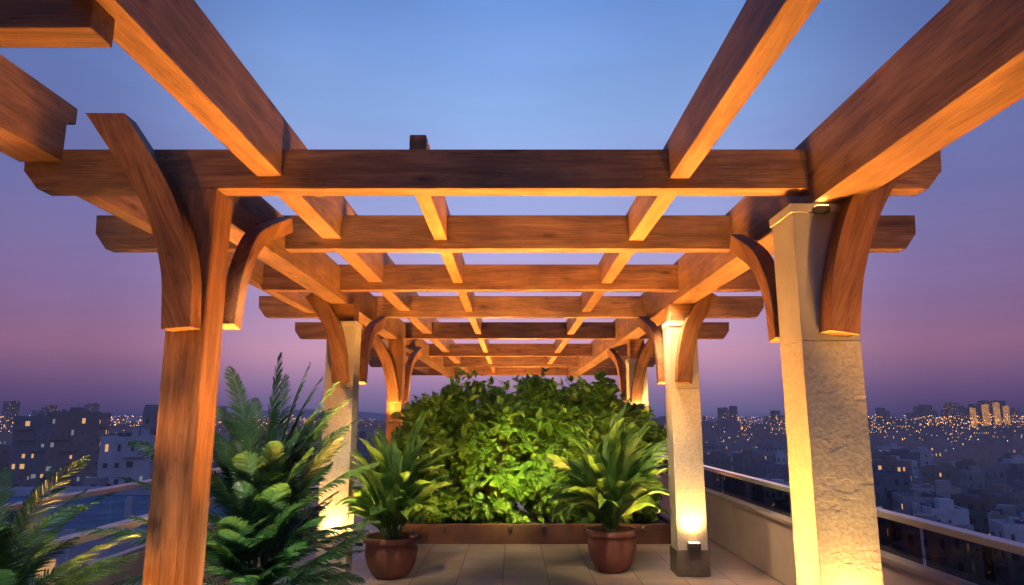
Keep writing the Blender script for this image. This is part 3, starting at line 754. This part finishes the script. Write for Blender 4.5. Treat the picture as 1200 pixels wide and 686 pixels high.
def bgeo(V, F, MI, x, y, wx, wy, h, rot, r, detail=True, z0=GZ, lit=0.16):
    ca, sa = math.cos(rot), math.sin(rot)
    def T(px, py, pz): return (x+px*ca-py*sa, y+px*sa+py*ca, z0+pz)
    def quad(a, b, c, d, mi):
        o = len(V); V.extend([a, b, c, d]); F.append((o, o+1, o+2, o+3)); MI.append(mi)
    def bx(x0, x1, y0, y1, a, b, mi, top=None):
        P8 = [T(x0, y0, a), T(x1, y0, a), T(x1, y1, a), T(x0, y1, a), T(x0, y0, b), T(x1, y0, b), T(x1, y1, b), T(x0, y1, b)]
        for f, m in (((0, 1, 5, 4), mi), ((1, 2, 6, 5), mi), ((2, 3, 7, 6), mi), ((3, 0, 4, 7), mi), ((4, 5, 6, 7), mi if top is None else top)):
            quad(*[P8[i] for i in f], m)
    a, b = wx/2, wy/2
    bx(-a, a, -b, b, 0, h, 0, 4)
    t = 0.3
    for q in ((-a-.05, a+.05, -b-.05, -b+t), (-a-.05, a+.05, b-t, b+.05), (-a-.05, -a+t, -b+t, b-t), (a-t, a+.05, -b+t, b-t)):
        bx(*q, h-0.2, h+0.9, 0)
    hx, hy = r.uniform(-a*.5, a*.5), r.uniform(-b*.5, b*.5)
    bx(hx-1.4, hx+1.4, hy-1.6, hy+1.6, h, h+2.4, 0)
    if detail:
        for k in range(7):
            tx, ty = r.uniform(-a*.8, a*.8), r.uniform(-b*.8, b*.8); q_ = r.uniform(.25, .7)
            bx(tx-q_, tx+q_, ty-q_, ty+q_, h+.1, h+r.uniform(0.9, 1.9), r.choice((0, 1, 4)))
        tx, ty = r.uniform(-a*.7, a*.7), r.uniform(-b*.7, b*.7)
        bx(tx-.06, tx+.06, ty-.06, ty+.06, h, h+r.uniform(2.5, 4.5), 1)
    nf = max(1, int(h/3.1)); fh = h/nf
    for s, (L_, off, ax) in enumerate(((wx, -b, 0), (wx, b, 0), (wy, -a, 1), (wy, a, 1))):
        nc = max(2, int(L_/2.3)); cw = L_/nc
        sg = -1 if off < 0 else 1
        for f in range(nf):
            strip = r.random() < 0.08
            for c in range(nc):
                if r.random() < 0.12: continue
                u = -L_/2+cw*(c+.5)+r.uniform(-.15, .15); ww = cw*r.choice((.12, .17, .25)); hz_ = fh*f+fh*.34; ht = fh*r.choice((.3, .38, .45))
                e = off+sg*0.05
                rr = r.random(); mi = 2 if rr < lit*.75 else (3 if rr < lit or (strip and rr < .4) else 1)
                if ax == 0: q = [T(u-ww, e, hz_), T(u+ww, e, hz_), T(u+ww, e, hz_+ht), T(u-ww, e, hz_+ht)]
                else: q = [T(e, u-ww, hz_), T(e, u+ww, hz_), T(e, u+ww, hz_+ht), T(e, u-ww, hz_+ht)]
                quad(*q, mi)
            if detail and s in (0, 2, 3) and f > 0 and r.random() < 0.75:
                u0 = r.uniform(-L_/2, 0); u1 = u0+L_*.4
                lo, hi = (off-1.0, off) if sg < 0 else (off, off+1.0)
                if ax == 0: bx(u0, u1, lo, hi, fh*f-.1, fh*f+.1, 0); bx(u0, u1, (lo if sg < 0 else hi-.1), (lo+.1 if sg < 0 else hi), fh*f+.1, fh*f+.9, 0)
                else: bx(lo, hi, u0, u1, fh*f-.1, fh*f+.1, 0)

def building(x, y, wx, wy, h, rot, r, wk, label, detail=True, lit=0.16, mats=None, group="buildings of the city"):
    V, F, MI = [], [], []
    bgeo(V, F, MI, 0, 0, wx, wy, h, 0, r, detail, 0, lit)
    if r.random() < 0.6 and wx < 25 and mats is None:
        bgeo(V, F, MI, wx*0.35, -wy*0.35, wx*.6, wy*.6, h*r.uniform(.55, .85), 0, r, detail, 0, lit)
    me = bpy.data.meshes.new("city_building"); me.from_pydata(V, [], F)
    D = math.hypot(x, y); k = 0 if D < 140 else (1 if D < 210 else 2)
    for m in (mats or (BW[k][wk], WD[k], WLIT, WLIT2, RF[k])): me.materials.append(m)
    me.polygons.foreach_set("material_index", MI)
    M = Matrix.Translation((x, y, GZ)) @ Matrix.Rotation(rot, 4, 'Z')
    o = bpy.data.objects.new("city_building", me); col.objects.link(o); o.matrix_world = M
    o["label"] = label; o["category"] = "building"; o["group"] = group
    return o

r = random.Random(101)
LABS = ["white flat roofed apartment block with dim windows", "cream flat roofed apartment block with dim windows",
        "grey flat roofed apartment block with dim windows", "tan flat roofed apartment block with dim windows"]
def visible_az(x, y):
    a = math.degrees(math.atan2(x, y))
    return (-41 < a < -9) or (11 < a < 41)
cells = []
step = 15.5
for i in range(-42, 43):
    for j in range(3, 42):
        x, y = i*step+r.uniform(-3.5, 3.5)+(j % 2)*5, j*step+r.uniform(-3.5, 3.5)
        D = math.hypot(x, y)
        if D < 95 or D > 620 or not visible_az(x, y): continue
        if x < 0 and D < 110: continue
        if r.random() < 0.12: continue
        cells.append((D, x, y))
cells.sort()
ind = cells[:280]; rest = cells[280:]
for D, x, y in ind:
    k = r.choice((0, 0, 1, 1, 2, 3))
    if D < 140: h = r.uniform(8, 15)
    elif D < 260: h = r.uniform(9, 20)
    else: h = r.uniform(11, 24)
    wx, wy = r.uniform(6, 11), r.uniform(6, 11)
    if r.random() < 0.12: wx *= 1.6; h *= 1.2
    if x < 0: h *= 1.15; k = r.choice((1, 2, 2, 3))
    building(x, y, wx, wy, h, r.choice((0.12, 0.12, -0.25, 0.5, 0.8))+r.uniform(-.08, .08), r, k, LABS[k], D < 240, r.choice((0.02, 0.05, 0.08, 0.2)))
building(-83, 152, 9.5, 11, 33.0, 0.35, r, 0, "white apartment tower with rows of lit windows", True, 0.28)
building(-88, 172, 5, 7, 38.5, 0.3, r, 1, "slim cream apartment tower with scattered lit windows", True, 0.2)
building(-124, 200, 12, 13, 38.3, 0.3, r, 3, "tan apartment tower with scattered lit windows", True, 0.25)
building(-144, 215, 12, 13, 37.4, 0.2, r, 2, "grey apartment tower with scattered lit windows", True, 0.25)
building(-43, 62, 44, 30, 29.5, 0.05, r, 0, "wide low white building with flat bluish roof", True, 0.1)
GLOWW = rough_mat("tower_wall_painted_floodlight", (0.2, 0.16, 0.12), (0.3, 0.24, 0.18), 0.05, 0, 0.05, 0.9, 2, 3, emit=(0.36, 0.16, 0.055))  # floodlight painted as emission of the wall itself
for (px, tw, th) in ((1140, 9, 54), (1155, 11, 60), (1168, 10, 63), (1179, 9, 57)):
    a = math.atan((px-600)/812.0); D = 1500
    building(D*math.sin(a), D*math.cos(a), tw, 12, th, -a, r, 1, "distant tower with warm orange floodlight painted as glow", False, 0.5,
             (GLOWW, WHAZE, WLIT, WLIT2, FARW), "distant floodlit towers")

def merged(name, lst, lit=0.2):
    V, F, MI = [], [], []
    for (x, y, wx, wy, h) in lst:
        bgeo(V, F, MI, x, y, wx, wy, h, r.uniform(-.5, .5), r, False, GZ, r.choice((0.02, 0.08, lit*2)))
    me = bpy.data.meshes.new(name); me.from_pydata(V, [], F)
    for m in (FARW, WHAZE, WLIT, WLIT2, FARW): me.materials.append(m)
    me.polygons.foreach_set("material_index", MI)
    o = obj_from(name, me, None, Matrix.Identity(4)); o["kind"] = "stuff"
far = [(x, y, r.uniform(6, 13), r.uniform(6, 12), r.uniform(12, 24)) for D, x, y in rest]
for k in range(1700):
    D = 600*(6.0**r.random()); a = math.radians(r.uniform(11, 41) if r.random() < .5 else r.uniform(-41, -9))
    h = r.uniform(12, 27) if r.random() < .95 else r.uniform(28, 32+D*0.005)
    far.append((D*math.sin(a), D*math.cos(a), r.uniform(10, 24), r.uniform(10, 22), h))
for k in range(80):
    D = r.uniform(1700, 2600); a = math.radians(r.choice((r.uniform(28, 38), r.uniform(30, 36), r.uniform(16, 24), r.uniform(-36, -22))))
    far.append((D*math.sin(a), D*math.cos(a), r.uniform(12, 24), r.uniform(12, 24), r.uniform(38, 72)))
merged("distant_city", far, 0.18)

def lights(name, n, mat, seed, cluster=False):
    r = random.Random(seed); V, F = [], []
    cen = [(r.uniform(13, 40)*r.choice((-1, 1)), r.uniform(140, 1500)) for _ in range(45)]
    for k in range(n):
        if cluster:
            D = r.uniform(900, 2600); a = math.radians(r.choice((r.gauss(34.5, 2.2), r.gauss(33.0, 4), r.gauss(-33, 4), r.gauss(22, 5), r.gauss(-20, 4))))
        elif r.random() < 0.55:
            ca_, cd_ = r.choice(cen); a = math.radians(ca_+r.gauss(0, 0.8)); D = cd_*r.uniform(0.9, 1.12)
        else:
            D = 110*(30.0**(r.random()**0.5)); a = math.radians(r.uniform(9, 41) if r.random() < .5 else r.uniform(-41, -8))
        x, y = D*math.sin(a), D*math.cos(a)
        zz = GZ+r.uniform(5, 14) if D < 400 else GZ+r.uniform(10, 32)
        if cluster: zz = GZ+r.uniform(20, 42)
        s = 0.00032*D*r.uniform(0.4, 1.7)+0.05
        o = len(V)
        V.extend([(x+s, y, zz), (x-s, y, zz), (x, y+s, zz), (x, y-s, zz), (x, y, zz+s), (x, y, zz-s)])
        for f in ((0, 2, 4), (2, 1, 4), (1, 3, 4), (3, 0, 4), (2, 0, 5), (1, 2, 5), (3, 1, 5), (0, 3, 5)): F.append(tuple(i+o for i in f))
    me = bpy.data.meshes.new(name); me.from_pydata(V, [], F)
    o = obj_from(name, me, mat, Matrix.Identity(4)); o["kind"] = "stuff"
AMB = emis_mat("city_light_amber", (1, 0.46, 0.14), 3.6)
lights("warm_city_lights", 2200, AMB, 1)
lights("clustered_city_lights", 1700, AMB, 4, True)
lights("pale_city_lights", 300, emis_mat("city_light_pale", (0.9, 0.85, 0.7), 2.5), 2)

V, F = [], []
n = 80
for i in range(n+1):
    a = math.radians(-50+i*(100/n)); D = 5200
    hgt = 40+60*max(0, noise.noise(Vector((i*0.11, 2.2, 0))))+(55*math.exp(-((i-26)/7)**2))
    V.append((D*math.sin(a), D*math.cos(a), GZ)); V.append(((D+600)*math.sin(a), (D+600)*math.cos(a), GZ+hgt)); V.append(((D+1800)*math.sin(a), (D+1800)*math.cos(a), GZ))
for i in range(n):
    a = i*3
    F.extend([(a, a+3, a+4, a+1), (a+1, a+4, a+5, a+2)])
me = bpy.data.meshes.new("hills"); me.from_pydata(V, [], F)
hl = obj_from("hills", me, rough_mat("hill_painted_haze", (0.14, 0.13, 0.20), (0.17, 0.15, 0.23), 0.001, 0, 0.1, 1.0, emit=(0.035, 0.030, 0.058)), Matrix.Identity(4), None, True); hl["kind"] = "structure"  # haze painted into the hill as emission

V, F = [], []
r = random.Random(55)
for k in range(320):
    D = 90*(5.0**r.random()); a = math.radians(r.uniform(11, 41) if r.random() < .5 else r.uniform(-41, -9))
    x, y = D*math.sin(a), D*math.cos(a); R_ = r.uniform(2, 4)
    for j in range(90):
        p = Vector((x, y, GZ+3+R_))+rv(r)*R_*r.random()**.4
        leafquad(V, F, p, rv(r), rv(r), 1.3, 0.9)
me = bpy.data.meshes.new("distant_trees"); me.from_pydata(V, [], F)
o = obj_from("distant_trees", me, LEAF_T, Matrix.Identity(4)); o["kind"] = "stuff"

sl = bpy.data.lights.new("sun", 'SUN'); sl.energy = 0.08; sl.angle = math.radians(10); sl.color = (1, 0.6, 0.55)
so = bpy.data.objects.new("sun", sl); col.objects.link(so); so.rotation_euler = (math.radians(-84), 0, math.radians(-15))
